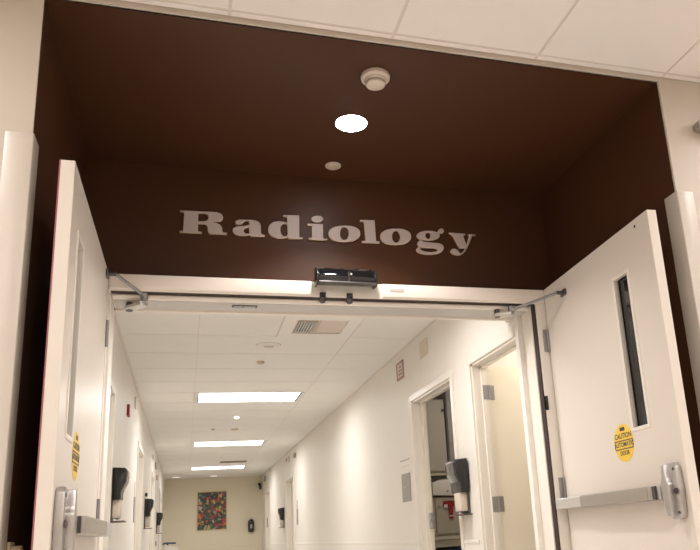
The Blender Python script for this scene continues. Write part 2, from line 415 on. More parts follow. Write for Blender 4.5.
# ------------------------------------------------------------- the open doors
def fire_door(side, hinge, outer, label):
    """hinge/outer: points of the visible face; side=+1 right leaf, -1 left leaf. Local u runs from hinge to outer edge, v out of the visible face."""
    H, O = Vector((*hinge, 0)), Vector((*outer, 0))
    u = (O-H); L = u.length; u.normalize()
    v = Vector((-side, 0, 0)); v = (v-u*v.dot(u)).normalized()
    T = .046
    rt = thing('fire_door', label, 'door', (H.x, H.y, FLOOR))
    Mx = Matrix(((u.x, v.x, 0, H.x), (u.y, v.y, 0, H.y), (0, 0, 1, 0), (0, 0, 0, 1)))
    def put(name, bm, m, parent=rt, smooth=False, label=None):
        bm.transform(Mx)
        bmesh.ops.recalc_face_normals(bm, faces=bm.faces)
        return obj(name, bm, m, parent, smooth, label)
    zt, zb = 1.305, FLOOR+.012
    # leaf with the slot for its vision lite
    a0, a1, z0, z1 = L-.365, L-.215, .372, 1.105
    if side < 0: a0, a1 = L-.305, L-.150
    bm = bmesh.new()
    bx(bm, 0, a0, -T, 0, zb, zt); bx(bm, a1, L, -T, 0, zb, zt); bx(bm, a0, a1, -T, 0, zb, z0); bx(bm, a0, a1, -T, 0, z1, zt)
    bmesh.ops.remove_doubles(bm, verts=bm.verts, dist=1e-5)
    leaf = put('leaf', bm, 'door')
    put('edge_strip', box(L, L+.002, -T+.001, -.001, zb, zt), 'dooredge')
    put('top_channel', box(.004, L-.004, -T+.006, -.006, zt, zt+.002), 'dooredge')
    if side < 0:
        put('gasket', box(L-.004, L+.0025, -T-.004, -T, zb, zt), 'orange')
    # lite: sloped frame, pane behind
    bm = bmesh.new(); f = .014
    for (p, q, r, s_) in ((a0-.004, a0+f, z0-.004, z1+.004), (a1-f, a1+.004, z0-.004, z1+.004)):
        bx(bm, p, q, -.016, .004, r, s_, .003)
    for (r, s_) in ((z0-.004, z0+f), (z1-f, z1+.004)): bx(bm, a0+f-.002, a1-f+.002, -.016, .0038, r, s_, .003)
    for (p, q) in ((a0, a0+f), (a1-f, a1)): bx(bm, p, q, -T-.004, -T+.012, z0, z1)
    for (r, s_) in ((z0, z0+f), (z1-f, z1)): bx(bm, a0+f, a1-f, -T-.004, -T+.012, r, s_)
    fr = put('vision_frame', bm, 'frame')
    put('pane', box(a0+f-.004, a1-f+.004, -.030, -.024, z0+f-.004, z1-f+.004), 'glass', fr)
    # hinges
    for z in (1.00, .16, -.75):
        hb = box(-.0075, -.001, .002, .032 if side > 0 else .009, z-.065, z+.065, .001); cyl(hb, (.004, .006, z-.065), (.004, .006, z+.065), .0075)
        put('hinge', hb, 'hinge', smooth=True)
    # sticker, round, with its lettering
    su, sz, sr = (L-.455, .330, .088)
    if side < 0: su, sz = L-.42, .338
    b = bmesh.new()
    ov = [(su+sr*math.cos(t_*math.pi/24), sz+sr*math.sin(t_*math.pi/24)) for t_ in range(48)]
    prism(b, ov, 'y', .0003, .0012)
    st = put('sticker', b, 'yellow', label='round yellow caution sticker with dark lettering')
    def words(s, dz, size, m='ink', sx=1.0):
        bm = text_bm(s, size, .0006)
        fl = 1 if side > 0 else -1
        bm.transform(Matrix(((fl*sx, 0, 0, su), (0, 0, 1, .0014), (0, 1, 0, sz+dz), (0, 0, 0, 1))))
        put('lettering', bm, m, st)
    put('symbol', box(su-.022, su+.022, .0012, .0018, sz+.056, sz+.073), 'ink', st)
    words('CAUTION', .032, .034)
    b = bmesh.new()
    for (p, q, r, s_) in ((-.083, .083, .008, .013), (-.083, .083, -.030, -.025), (-.083, -.078, -.03, .013), (.078, .083, -.03, .013)): bx(b, su+p, su+q, .0012, .0018, sz+r, sz+s_)
    put('border', b, 'ink', st)
    words('AUTOMATIC', -.008, .030)
    words('DOOR', -.047, .028)
    # panic device
    pz = .086
    dv = put('panic_bar', box(.31, L-.200, .022, .078, pz-.029, pz+.029, .006), 'bar', label='horizontal metal push bar across the door')
    put('bar_sleeve', box(.004, .315, .018, .070, pz-.028, pz+.028, .006), 'barlight', dv)
    put('bar_rail', box(.03, L-.16, 0, .020, pz-.024, pz+.024, .003), 'darksteel', dv)
    b = prism(bmesh.new(), [(L-.203, .004), (L-.203, .070), (L-.19, .072), (L-.163, .055), (L-.125, .052), (L-.125, .004)], 'z', pz-.027, pz+.027, .003)
    put('end_cap', b, 'steel', dv, True)
    b = box(L-.175, L-.152, .02, .064, pz-.0275, pz+.0275, .002); put('neck', b, 'darksteel', dv)
    # case: tall tapered cast housing with its centre boss
    ol = []
    pts = [(-.030, -.112), (.026, -.112), (.040, -.098), (.048, 0), (.040, .10), (.026, .116), (-.022, .116), (-.032, .10), (-.036, -.05)]
    pts = [(L-.070+p, pz+q) for p, q in pts]
    cs = put('latch_case', prism(bmesh.new(), pts, 'y', .0, .030, .008), 'steel', dv, True)
    pts2 = [(-.046, -.020), (-.026, -.100), (.002, -.100), (.010, -.02), (.010, .03), (.000, .05), (-.004, .108), (-.030, .108), (-.036, .055), (-.050, .03)]
    put('case_boss', prism(bmesh.new(), [(L-.070+p, pz+q) for p, q in pts2], 'y', .022, .056, .008), 'steel', cs, True)
    for q in (.088, -.085):
        b = cyl(bmesh.new(), (L-.045, .028, pz+q), (L-.045, .0325, pz+q), .0065); put('screw', b, 'darksteel', cs, True)
    b = cyl(bmesh.new(), (L-.042, .028, pz+.0), (L-.042, .036, pz+.0), .012); put('key_cylinder', b, 'darksteel', cs, True)
    # small screw hole near the top corner
    if side > 0:
        put('screw_hole', cyl(bmesh.new(), (L-.11, 0, 1.272), (L-.11, .001, 1.272), .007), 'seal')
    # closer arm: shoe on the leaf, rod to the elbow, blade back to the operator
    su_ = .256 if side > 0 else .10
    zz = 1.205 if side > 0 else 1.268
    sh = box(su_-.030, su_+.030, 0, .012, zz-.017, zz+.017, .003)
    cyl(sh, (su_, .010, zz), (su_, .046, zz), .011)
    put('arm_shoe', sh, 'darksteel', smooth=True)
    return rt, Mx, su_, zz

rd, RM, rs, rz_ = fire_door(1, (1.974, 3.721), (1.925, 2.589), 'cream door leaf on the right, swung open toward us, black slot window')
ld, LM, ls_, lz = fire_door(-1, (-.381, 3.721), (-.387, 2.560), 'cream door leaf on the left, seen almost edge on')

def closer_arm(door_M, su_, zz, elbow, spindle, label):
    p = door_M @ Vector((su_, .040, zz)); e = Vector(elbow); s = Vector(spindle)
    a = thing('closer_arm', label, 'door closer arm', spindle)
    b = cyl(bmesh.new(), p, e, .0085); obj('rod', b, 'hinge', a, True)
    b = cyl(bmesh.new(), p+(e-p)*.92, e+(e-p)*.0, .012); obj('rod_socket', b, 'barlight', a, True)
    b = cyl(bmesh.new(), e-Vector((0, 0, .022)), e+Vector((0, 0, .022)), .018); obj('elbow', b, 'hinge', a, True)
    d = (s-e); d.z = 0; nrm = Vector((-d.y, d.x, 0)).normalized()
    pts = [e+nrm*.022, e-nrm*.022, s-nrm*.030, s+d.normalized()*.03, s+nrm*.030]
    b = prism(bmesh.new(), [(q.x, q.y) for q in pts], 'z', s.z-.014, s.z+.004, .003); obj('lever', b, 'barlight', a, True)
    b = cyl(bmesh.new(), (s.x, s.y, s.z-.018), (s.x, s.y, s.z+.03), .017); obj('spindle', b, 'darksteel', a, True)
closer_arm(LM, ls_, lz, (-.215, 3.76, 1.208), (-.290, 3.85, 1.172), 'steel closer arm at the left end of the door head')
closer_arm(RM, rs, rz_, (1.77, 3.755, 1.188), (1.70, 3.80, 1.172), 'steel closer arm at the right end of the door head')

# --------------------------------------------------------- lettering "Radiology"
GL = [('R',[[[(-61,1762),(117,1765),(128,1765),(139,1763),(147,1760),(154,1757),(160,1753),(163,1747),(166,1741),(167,1734),(166,1729),(164,1724),(162,1720),(159,1716),(154,1713),(149,1711),(143,1709),(136,1708),(106,1705),(118,1704),(129,1702),(139,1698),(146,1695),(152,1690),(157,1684),(160,1677),(162,1670),(165,1647),(189,1645),(187,1635),(100,1633),(97,1634),(94,1635),(91,1638),(89,1641),(88,1644),(86,1649),(86,1654),(85,1660),(85,1667),(84,1673),(82,1678),(79,1683),(76,1686),(72,1688),(68,1690),(63,1690),(35,1690),(35,1644),(56,1643),(55,1633),(-61,1632),(-60,1643),(-43,1642),(-39,1751),(-60,1752)],[(36,1752),(67,1753),(72,1752),(76,1750),(80,1748),(83,1746),(85,1743),(87,1739),(88,1734),(88,1729),(87,1724),(86,1720),(84,1716),(81,1713),(78,1710),(73,1708),(69,1707),(63,1706),(35,1704)]]]),('a',[[[(233,1709),(233,1713),(234,1717),(236,1720),(239,1723),(243,1725),(247,1727),(253,1729),(259,1730),(308,1732),(323,1732),(335,1731),(346,1728),(355,1725),(362,1720),(367,1715),(370,1708),(372,1700),(373,1653),(395,1642),(393,1636),(322,1632),(311,1641),(308,1639),(304,1638),(300,1637),(296,1635),(292,1635),(287,1634),(281,1633),(276,1633),(262,1633),(250,1634),(241,1636),(232,1639),(226,1643),(222,1648),(219,1655),(218,1662),(219,1668),(221,1673),(224,1677),(229,1681),(234,1684),(241,1687),(248,1689),(257,1690),(266,1691),(274,1692),(282,1693),(288,1695),(294,1696),(299,1698),(304,1700),(307,1702),(308,1708),(308,1712),(307,1716),(306,1719),(304,1721),(301,1723),(297,1724),(293,1724),(290,1723),(286,1722),(283,1720),(280,1718),(277,1715),(275,1712),(273,1709),(271,1705),(269,1703),(266,1701),(263,1700),(259,1699),(256,1698),(252,1698),(248,1698),(243,1698),(241,1699),(239,1699),(237,1700),(236,1702),(235,1703),(234,1705),(233,1707)],[(308,1685),(309,1649),(304,1648),(298,1647),(294,1647),(289,1648),(286,1650),(283,1653),(280,1656),(278,1660),(278,1665),(279,1670),(281,1674),(284,1677),(289,1680),(294,1683),(301,1684)]]]),('d',[[[(497,1774),(588,1778),(587,1644),(606,1642),(605,1635),(525,1631),(519,1640),(516,1638),(513,1637),(509,1635),(504,1634),(499,1633),(493,1632),(487,1631),(480,1630),(464,1631),(450,1634),(439,1637),(429,1643),(422,1650),(416,1659),(413,1670),(412,1682),(414,1693),(417,1703),(423,1711),(430,1718),(438,1724),(448,1729),(460,1732),(474,1734),(482,1734),(490,1734),(497,1733),(503,1732),(508,1731),(513,1730),(516,1728),(519,1725),(519,1762),(498,1764)],[(501,1723),(505,1722),(509,1721),(512,1720),(515,1718),(517,1716),(518,1714),(519,1711),(519,1707),(519,1660),(518,1656),(517,1653),(516,1651),(514,1648),(511,1646),(509,1645),(505,1644),(502,1643),(497,1645),(492,1647),(489,1650),(486,1655),(483,1660),(482,1666),(481,1673),(480,1681),(481,1690),(482,1698),(484,1705),(486,1711),(489,1716),(493,1719),(497,1722)]]]),('i',[[[(636,1731),(724,1734),(723,1644),(748,1643),(745,1633),(638,1632),(639,1644),(658,1645),(659,1719),(637,1719)]],[[(726,1765),(725,1761),(724,1757),(721,1754),(717,1751),(713,1748),(708,1745),(703,1743),(697,1742),(691,1741),(685,1741),(679,1742),(673,1743),(668,1745),(664,1747),(661,1750),(658,1753),(657,1756),(656,1760),(657,1764),(659,1768),(661,1771),(665,1774),(669,1777),(674,1780),(680,1782),(686,1783),(692,1784),(698,1784),(704,1784),(709,1782),(714,1781),(718,1778),(722,1775),(724,1772),(726,1769)]]]),('o',[[[(942,1687),(941,1678),(938,1671),(935,1664),(929,1658),(923,1653),(915,1648),(907,1643),(897,1639),(886,1636),(874,1634),(861,1632),(845,1630),(829,1630),(816,1630),(805,1631),(794,1633),(785,1636),(776,1639),(769,1644),(764,1648),(759,1654),(756,1660),(754,1667),(753,1675),(754,1684),(757,1691),(760,1698),(765,1704),(771,1709),(779,1714),(787,1719),(797,1723),(808,1726),(820,1729),(833,1731),(849,1732),(865,1733),(878,1733),(890,1732),(900,1730),(910,1727),(918,1724),(926,1719),(932,1715),(936,1709),(940,1703),(941,1696)],[(872,1684),(872,1677),(870,1670),(868,1664),(865,1658),(862,1652),(858,1648),(854,1645),(850,1643),(846,1642),(841,1642),(837,1644),(833,1647),(830,1651),(827,1655),(824,1661),(823,1667),(822,1674),(822,1681),(822,1688),(824,1695),(826,1701),(829,1707),(832,1712),(836,1716),(840,1720),(844,1722),(848,1723),(853,1722),(857,1721),(861,1718),(864,1714),(867,1709),(870,1704),(871,1698),(872,1691)]]]),('l',[[[(944,1776),(1032,1778),(1035,1647),(1057,1644),(1054,1634),(949,1631),(949,1642),(971,1646),(967,1766),(945,1765)]]]),('o',[[[(1252,1688),(1251,1679),(1249,1671),(1245,1665),(1239,1658),(1233,1653),(1225,1648),(1216,1643),(1206,1639),(1195,1636),(1183,1634),(1170,1632),(1154,1630),(1138,1630),(1125,1630),(1113,1631),(1102,1633),(1093,1636),(1084,1640),(1077,1644),(1072,1649),(1067,1654),(1064,1660),(1062,1667),(1062,1676),(1063,1685),(1065,1692),(1069,1699),(1074,1705),(1081,1710),(1088,1715),(1097,1720),(1107,1724),(1118,1727),(1130,1730),(1143,1732),(1159,1733),(1176,1734),(1189,1734),(1201,1733),(1211,1731),(1221,1728),(1230,1724),(1237,1720),(1243,1715),(1247,1710),(1250,1703),(1252,1696)],[(1184,1683),(1183,1677),(1181,1670),(1179,1664),(1176,1658),(1173,1653),(1169,1649),(1165,1646),(1161,1644),(1156,1644),(1152,1644),(1148,1645),(1144,1648),(1141,1652),(1138,1656),(1136,1661),(1135,1667),(1134,1674),(1134,1680),(1134,1687),(1136,1694),(1138,1700),(1141,1705),(1144,1710),(1148,1714),(1152,1717),(1156,1719),(1161,1720),(1165,1720),(1169,1719),(1173,1716),(1176,1712),(1179,1708),(1181,1702),(1183,1696),(1184,1690)]]]),('g',[[[(1434,1706),(1432,1700),(1429,1694),(1423,1689),(1415,1684),(1406,1680),(1395,1676),(1383,1673),(1371,1671),(1358,1669),(1346,1669),(1333,1670),(1322,1671),(1312,1674),(1303,1677),(1296,1681),(1291,1686),(1288,1691),(1288,1697),(1289,1702),(1293,1708),(1298,1713),(1306,1718),(1315,1723),(1326,1726),(1337,1730),(1350,1732),(1363,1733),(1375,1733),(1388,1733),(1399,1731),(1409,1729),(1418,1725),(1425,1721),(1430,1716),(1433,1711)],[(1376,1701),(1375,1698),(1374,1694),(1373,1691),(1371,1688),(1369,1685),(1366,1683),(1363,1681),(1361,1680),(1358,1680),(1355,1680),(1352,1681),(1350,1682),(1347,1684),(1346,1686),(1344,1689),(1343,1692),(1343,1696),(1343,1699),(1343,1703),(1344,1707),(1346,1710),(1347,1713),(1350,1716),(1352,1718),(1355,1720),(1358,1721),(1361,1721),(1363,1721),(1366,1720),(1369,1719),(1371,1717),(1373,1715),(1374,1712),(1375,1708),(1376,1705)]],[[(1463,1737),(1462,1735),(1461,1732),(1460,1729),(1458,1727),(1455,1725),(1453,1723),(1450,1722),(1446,1721),(1443,1721),(1440,1721),(1437,1721),(1434,1722),(1432,1724),(1430,1725),(1428,1727),(1427,1730),(1427,1732),(1426,1735),(1427,1738),(1428,1741),(1429,1743),(1431,1746),(1434,1748),(1436,1749),(1439,1751),(1442,1752),(1446,1752),(1449,1752),(1452,1752),(1455,1751),(1457,1749),(1459,1747),(1461,1745),(1462,1743),(1462,1740)]],[[(1414,1724),(1434,1740),(1439,1725),(1428,1712)]],[[(1318,1676),(1311,1672),(1305,1668),(1300,1664),(1296,1660),(1293,1656),(1290,1651),(1289,1647),(1289,1642),(1289,1640),(1290,1637),(1291,1635),(1293,1633),(1294,1632),(1297,1630),(1299,1629),(1302,1628),(1297,1626),(1292,1623),(1288,1621),(1285,1618),(1283,1614),(1281,1611),(1280,1607),(1280,1603),(1282,1597),(1287,1592),(1293,1588),(1301,1585),(1311,1582),(1323,1580),(1337,1579),(1352,1579),(1375,1580),(1395,1584),(1412,1588),(1427,1594),(1438,1601),(1446,1609),(1452,1618),(1454,1629),(1453,1636),(1450,1642),(1446,1647),(1440,1651),(1433,1654),(1424,1656),(1414,1657),(1402,1657),(1339,1660),(1334,1660),(1330,1661),(1327,1662),(1324,1663),(1322,1664),(1320,1666),(1319,1668),(1319,1670)],[(1304,1621),(1399,1620),(1404,1618),(1408,1616),(1410,1615),(1411,1612),(1411,1610),(1410,1608),(1408,1605),(1404,1602),(1392,1600),(1380,1598),(1369,1597),(1358,1597),(1348,1597),(1339,1598),(1330,1599),(1322,1601),(1318,1603),(1314,1605),(1310,1607),(1308,1609),(1306,1612),(1304,1615),(1304,1617)]]]),('y',[[[(1495,1729),(1599,1728),(1599,1719),(1584,1717),(1602,1650),(1626,1717),(1618,1720),(1620,1726),(1670,1727),(1666,1719),(1646,1717),(1641,1707),(1637,1697),(1631,1686),(1626,1674),(1620,1662),(1613,1650),(1606,1637),(1599,1624),(1593,1615),(1587,1608),(1580,1601),(1574,1596),(1567,1591),(1559,1588),(1552,1585),(1544,1584),(1532,1585),(1522,1586),(1514,1588),(1507,1591),(1502,1595),(1498,1599),(1496,1603),(1495,1609),(1497,1613),(1499,1616),(1502,1619),(1505,1622),(1508,1624),(1512,1625),(1516,1626),(1521,1626),(1527,1625),(1533,1623),(1538,1620),(1542,1617),(1546,1613),(1549,1609),(1552,1604),(1554,1599),(1558,1599),(1563,1600),(1567,1603),(1571,1606),(1576,1611),(1580,1616),(1585,1622),(1589,1630),(1592,1635),(1554,1629),(1521,1704),(1518,1708),(1516,1711),(1513,1714),(1510,1717),(1507,1719),(1503,1721),(1499,1722),(1495,1722)]]])]
sg = thing('wall_lettering', 'raised pale letters spelling Radiology on the brown wall above the doorway', 'sign', (.8, 3.94, 1.60))
def fill_loops(loops, y0, y1, bevel):
    cu = bpy.data.curves.new('letter', 'CURVE'); cu.dimensions = '2D'; cu.fill_mode = 'BOTH'; cu.extrude = (y1-y0)/2; cu.bevel_depth = bevel; cu.bevel_resolution = 0; cu.offset = -bevel
    for lp in loops:
        sp = cu.splines.new('POLY'); sp.points.add(len(lp)-1); sp.use_cyclic_u = True
        for q, (x, z) in zip(sp.points, lp): q.co = (x/1000, z/1000, 0, 1)
    t_ = bpy.data.objects.new('letter', cu); COL.objects.link(t_); bpy.context.view_layer.update()
    me = bpy.data.meshes.new_from_object(t_.evaluated_get(bpy.context.evaluated_depsgraph_get()))
    bm = bmesh.new(); bm.from_mesh(me); bpy.data.objects.remove(t_); bpy.data.curves.remove(cu); bpy.data.meshes.remove(me)
    bm.transform(Matrix(((1, 0, 0, 0), (0, 0, -1, (y0+y1)/2), (0, 1, 0, 0), (0, 0, 0, 1))))
    bmesh.ops.recalc_face_normals(bm, faces=bm.faces)
    return bm
for ch, pieces in GL:
    tot = bmesh.new()
    for i, loops in enumerate(pieces):
        b = fill_loops(loops, 3.938+.0004*i, 3.949, .0025)
        me = bpy.data.meshes.new('tmp'); b.to_mesh(me); b.free(); tot.from_mesh(me); bpy.data.meshes.remove(me)
    o = obj('letter', tot, 'letter', sg)
    o.data.materials.append(M['letteredge'])
    for p in o.data.polygons:
        if p.normal.y > -.99 and p.normal.y < .5: p.material_index = 1

# ------------------------------------------------------------ on the ceilings
# recess ceiling
d = thing('smoke_detector', 'round cream smoke detector on the brown ceiling, nearest of its fittings', 'smoke detector', (.795, 2.895, AZ))
obj('base', lathe(bmesh.new(), [(.066, 0), (.068, .006), (.066, .018), (.058, .024)], (.795, 2.895, AZ), 'z', 40, -1), 'cream', d, True)
obj('head', lathe(bmesh.new(), [(.052, .022), (.050, .034), (.047, .038)], (.795, 2.895, AZ), 'z', 40, -1), 'cream', d, True)
obj('groove', lathe(bmesh.new(), [(.047, .038), (.047, .043)], (.795, 2.895, AZ), 'z', 40, -1), 'plate', d, True)
obj('cap', lathe(bmesh.new(), [(.044, .043), (.043, .050), (.036, .054), (.012, .056)], (.795, 2.895, AZ), 'z', 40, -1), 'cream', d, True)
d = thing('downlight', 'round bright white downlight lit in the brown ceiling', 'ceiling light', (.771, 3.318, AZ))
ring = bmesh.new()
prof = [(.083, .001), (.0835, .003), (.0875, .003), (.089, .0015), (.089, .0)]
lathe(ring, [(.083, .0), (.083, .003), (.088, .003), (.089, .0)], (.771, 3.318, AZ), 'z', 40, -1)
obj('trim_ring', ring, 'brown', d, True)
obj('lamp', lathe(bmesh.new(), [(.080, .003), (.078, .0045), (.05, .0065), (.01, .007)], (.771, 3.318, AZ), 'z', 40, -1), 'bulb', d, True)
d = thing('sprinkler_cover', 'small round cream cover disc on the brown ceiling close to the lettering', 'sprinkler', (.763, 3.785, AZ))
obj('plate', lathe(bmesh.new(), [(.042, .004), (.042, .007), (.039, .009)], (.763, 3.785, AZ), 'z', 32, -1), 'cream', d, True)
obj('collar', lathe(bmesh.new(), [(.045, 0), (.045, .003), (.03, .004)], (.763, 3.785, AZ), 'z', 32, -1), 'hgrid', d, True)

# recessed fluorescent fittings: 1.22 x 0.61
def light_fixture(name, x, y, z, label, group, lens, power, rz=0, spread=168):
    r = thing(name, label, 'ceiling light', (x, y, z), group, 0)
    X0, X1, Y0, Y1 = x-.605, x+.605, y-.300, y+.300
    b = box(X0, X1, Y0, Y0+.012, z-.003, z+.02); bx(b, X0, X1, Y1-.012, Y1, z-.003, z+.02)
    bx(b, X0, X0+.03, Y0, Y1, z-.003, z+.02); bx(b, X1-.03, X1, Y0, Y1, z-.003, z+.02)
    obj('frame', b, 'tile', r)
    obj('diffuser', box(X0+.044, X1-.052, Y0+.012, Y1-.012, z+.004, z+.018), lens, r)
    for (p, q) in ((X0+.03, X0+.044), (X1-.052, X1-.03)): obj('end_gap', box(p, q, Y0+.012, Y1-.012, z+.002, z+.018), 'ink', r)
    L = bpy.data.lights.new('tube_light', 'AREA'); L.shape = 'RECTANGLE'; L.size = 1.10; L.size_y = .56; L.energy = power; L.color = (1.0, .985, .965); L.spread = math.radians(spread)
    lo = bpy.data.objects.new('tube_light', L); COL.objects.link(lo); lo.parent = r; lo.location = (0, 0, -.005)
    return r
for i, y in enumerate(LIGHTY):
    lab = ['long ceiling light just inside the doorway, behind the door head', 'largest lit ceiling light of the corridor, nearest beyond the doors', 'second lit ceiling light down the corridor', 'farthest lit ceiling light, close to the end wall'][i]
    light_fixture('ceiling_light', .68, y+.305, ZC, lab, 'corridor ceiling lights', 'lens', CORR)
for (i, j) in ((2, 1), (2, 3), (9, 1), (9, 3), (5, 1), (7, 1)):
    xa, xb = hx[i], hx[i+1]; ya, yb = hy[j], hy[j+1]; xm, ym = (xa+xb)/2, (ya+yb)/2
    lab = 'lit ceiling light of the near hall, %s' % {(2, 1): 'at the far left by the back wall', (2, 3): 'at left beside the front wall', (9, 1): 'at far right by the back wall', (9, 3): 'at right beside the front wall', (5, 1): 'behind the camera, left one', (7, 1): 'behind the camera, right one'}[(i, j)]
    r = thing('ceiling_light', lab, 'ceiling light', (xm, ym, HZ), 'hall ceiling lights')
    b = box(xa, xb, ya, ya+.03, HZ, HZ+.02); bx(b, xa, xb, yb-.03, yb, HZ, HZ+.02); bx(b, xa, xa+.03, ya, yb, HZ, HZ+.02); bx(b, xb-.03, xb, ya, yb, HZ, HZ+.02)
    obj('frame', b, 'white', r)
    obj('diffuser', box(xa+.03, xb-.03, ya+.03, yb-.03, HZ+.004, HZ+.018), 'halllens', r)
    L = bpy.data.lights.new('tube_light', 'AREA'); L.shape = 'RECTANGLE'; L.size = .6; L.size_y = 1.1; L.energy = HALL; L.color = (1.0, .955, .925); L.spread = math.radians(170)
    lo = bpy.data.objects.new('tube_light', L); COL.objects.link(lo); lo.parent = r; lo.location = (0, 0, -.004)
L = bpy.data.lights.new('lamp_light', 'SPOT'); L.energy = SPOT; L.spot_size = math.radians(118); L.spot_blend = .55; L.shadow_soft_size = .06; L.color = (1.0, .965, .93)
lo = bpy.data.objects.new('lamp_light', L); COL.objects.link(lo); lo.parent = bpy.data.objects['downlight']; lo.location = (0, 0, -.012)

# supply vent near the doors
v = thing('ceiling_vent', 'square white air vent with one louvred dark bay near the door head', 'vent', (.985, 5.645, ZC))
b = bmesh.new(); X0, X1, Y0, Y1 = .685, 1.285, 5.345, 5.945
bx(b, X0, X1, Y0, Y0+.10, ZC-.004, ZC+.02); bx(b, X0, X1, Y1-.10, Y1, ZC-.004, ZC+.02)
bx(b, X0, X0+.10, Y0+.10, Y1-.10, ZC-.004, ZC+.02); bx(b, X1-.10, X1, Y0+.10, Y1-.10, ZC-.004, ZC+.02)
obj('frame', b, 'white', v)
obj('throat', box(.785, 1.185, 5.445, 5.845, ZC+.05, ZC+.06), 'black', v)
b = box(.975, 1.185, 5.445, 5.845, ZC+.006, ZC+.02); bx(b, .785, .80, 5.445, 5.845, ZC, ZC+.05); bx(b, .955, .968, 5.445, 5.845, ZC, ZC+.05)
obj('blank_panel', b, 'cream', v)
for q in range(7):
    x = .812+q*.0215
    b = prism(bmesh.new(), [(x, ZC+.003), (x+.002, ZC+.03), (x+.010, ZC+.03), (x+.008, ZC+.003)], 'y', 5.53, 5.835); obj('louvre', b, 'white', v)
for q in range(3):
    b = box(.80, .955, 5.452+q*.022, 5.462+q*.022, ZC+.004, ZC+.03); obj('cross_blade', b, 'cream', v)

c = thing('smoke_detector', 'flat pale detector disc on the corridor ceiling beyond the vent', 'smoke detector', (.65, 6.25, ZC))
obj('base', lathe(bmesh.new(), [(.105, 0), (.105, .006), (.095, .012)], (.65, 6.25, ZC), 'z', 40, -1), 'tile', c, True)
obj('slot', box(.61, .69, 6.23, 6.27, ZC-.018, ZC-.010, .003), 'cream', c)
def disc(name, x, y, r, label, m='white', cat='sprinkler', group=None, h=.02):
    o = obj(name, lathe(bmesh.new(), [(r, 0), (r, h*.5), (r*.7, h)], (x, y, ZC), 'z', 24, -1), m, smooth=True)
    tag(o, label, cat, group); return o
disc('sprinkler', .64, 6.88, .036, 'small tan sprinkler disc on the corridor ceiling before the first light', 'tan')
disc('ceiling_sparkle', .626, 10.13, .03, 'tiny glowing disc imitating a sparkle on the ceiling just beyond the largest corridor light', 'smallglow', 'lamp')  # a sparkle, put in as a glowing disc
disc('sprinkler', .666, 11.25, .05, 'tan sprinkler disc halfway between the first two corridor lights', 'tan')
disc('ceiling_stud', .36, 11.2, .022, 'tiny tan stud left of the middle sprinkler disc on the ceiling', 'tan')
for (x, y, l_) in ((.646, 19.25, 'round white downlight above the painting'), (-.232, 19.2, 'round white downlight at the left end above the end wall')):
    d = thing('downlight', l_, 'ceiling light', (x, y, ZC))
    obj('trim_ring', lathe(bmesh.new(), [(.12, 0), (.12, .006), (.095, .008)], (x, y, ZC), 'z', 28, -1), 'white', d, True)
    obj('lamp', lathe(bmesh.new(), [(.09, .007), (.09, .011), (.03, .013)], (x, y, ZC), 'z', 28, -1), 'dimlens', d, True)
g = thing('return_grille', 'narrow brown grille in the ceiling before the farthest light', 'vent', (.92, 15.98, ZC))
obj('frame', box(.64, 1.21, 15.80, 16.14, ZC-.006, ZC), 'tile', g)
for q in range(6): obj('slat', box(.66, 1.19, 15.82+q*.052, 15.86+q*.052, ZC-.012, ZC-.006), 'grey_slat', g)

# corner guards at the two front edges of the recess
for (x, s, l_) in ((AX0, -1, 'left'), (AX1, 1, 'right')):
    gt = thing('corner_guard', 'tall cream corner guard on the %s corner of the brown recess' % l_, 'corner guard', (x, AY0, FLOOR))
    w = .085
    t_ = .012
    # L profile with rounded nose
    P = [(x+s*w, AY0), (x+s*w, AY0-t_*.6), (x+s*(w-.01), AY0-t_), (x-s*.004, AY0-t_)]
    for a in range(1, 6):
        q = a/6*math.pi/2
        P.append((x-s*(.004+(t_-.004)*math.sin(q)), AY0-t_+.012*(1-math.cos(q))))
    P = [(p[0] if s*(p[0]-x) > -.004 else x-s*(.004+(abs(p[0]-x)-.004)*.4), p[1]) for p in P]
    P += [(x-s*.0072, AY0+.085), (x-s*.004, AY0+.09), (x-s*.0005, AY0+.09), (x-s*.0005, AY0-.0005)]
    obj('cover', prism(bmesh.new(), P, 'z', FLOOR+.10, 1.425), 'guard', gt, True)
    P2 = [(a_*1.0, b_) for a_, b_ in P]
    obj('top_cap', prism(bmesh.new(), [(p[0], p[1]) for p in P], 'z', 1.4255, 1.44), 'guard', gt, True)

# little things on the brown and hall walls
o = obj('wall_bracket', prism(bmesh.new(), [(2.305, 1.770), (2.40, 1.742), (2.40, 1.83), (2.315, 1.812), (2.300, 1.795)], 'y', AY0-.05, AY0, .004), 'plate'); tag(o, 'grey bracket high on the hall wall at the right edge', 'bracket')
o = thing('door_holder', 'small tan magnetic door holder low on the dark wall at the left edge', 'door holder', (AX0, 2.80, .02))
obj('plate', box(AX0, AX0+.012, 2.765, 2.835, -.03, .045, .004), 'tan', o)
obj('magnet', cyl(bmesh.new(), (AX0+.012, 2.80, .01), (AX0+.04, 2.80, .01), .022), 'tan', o, True)

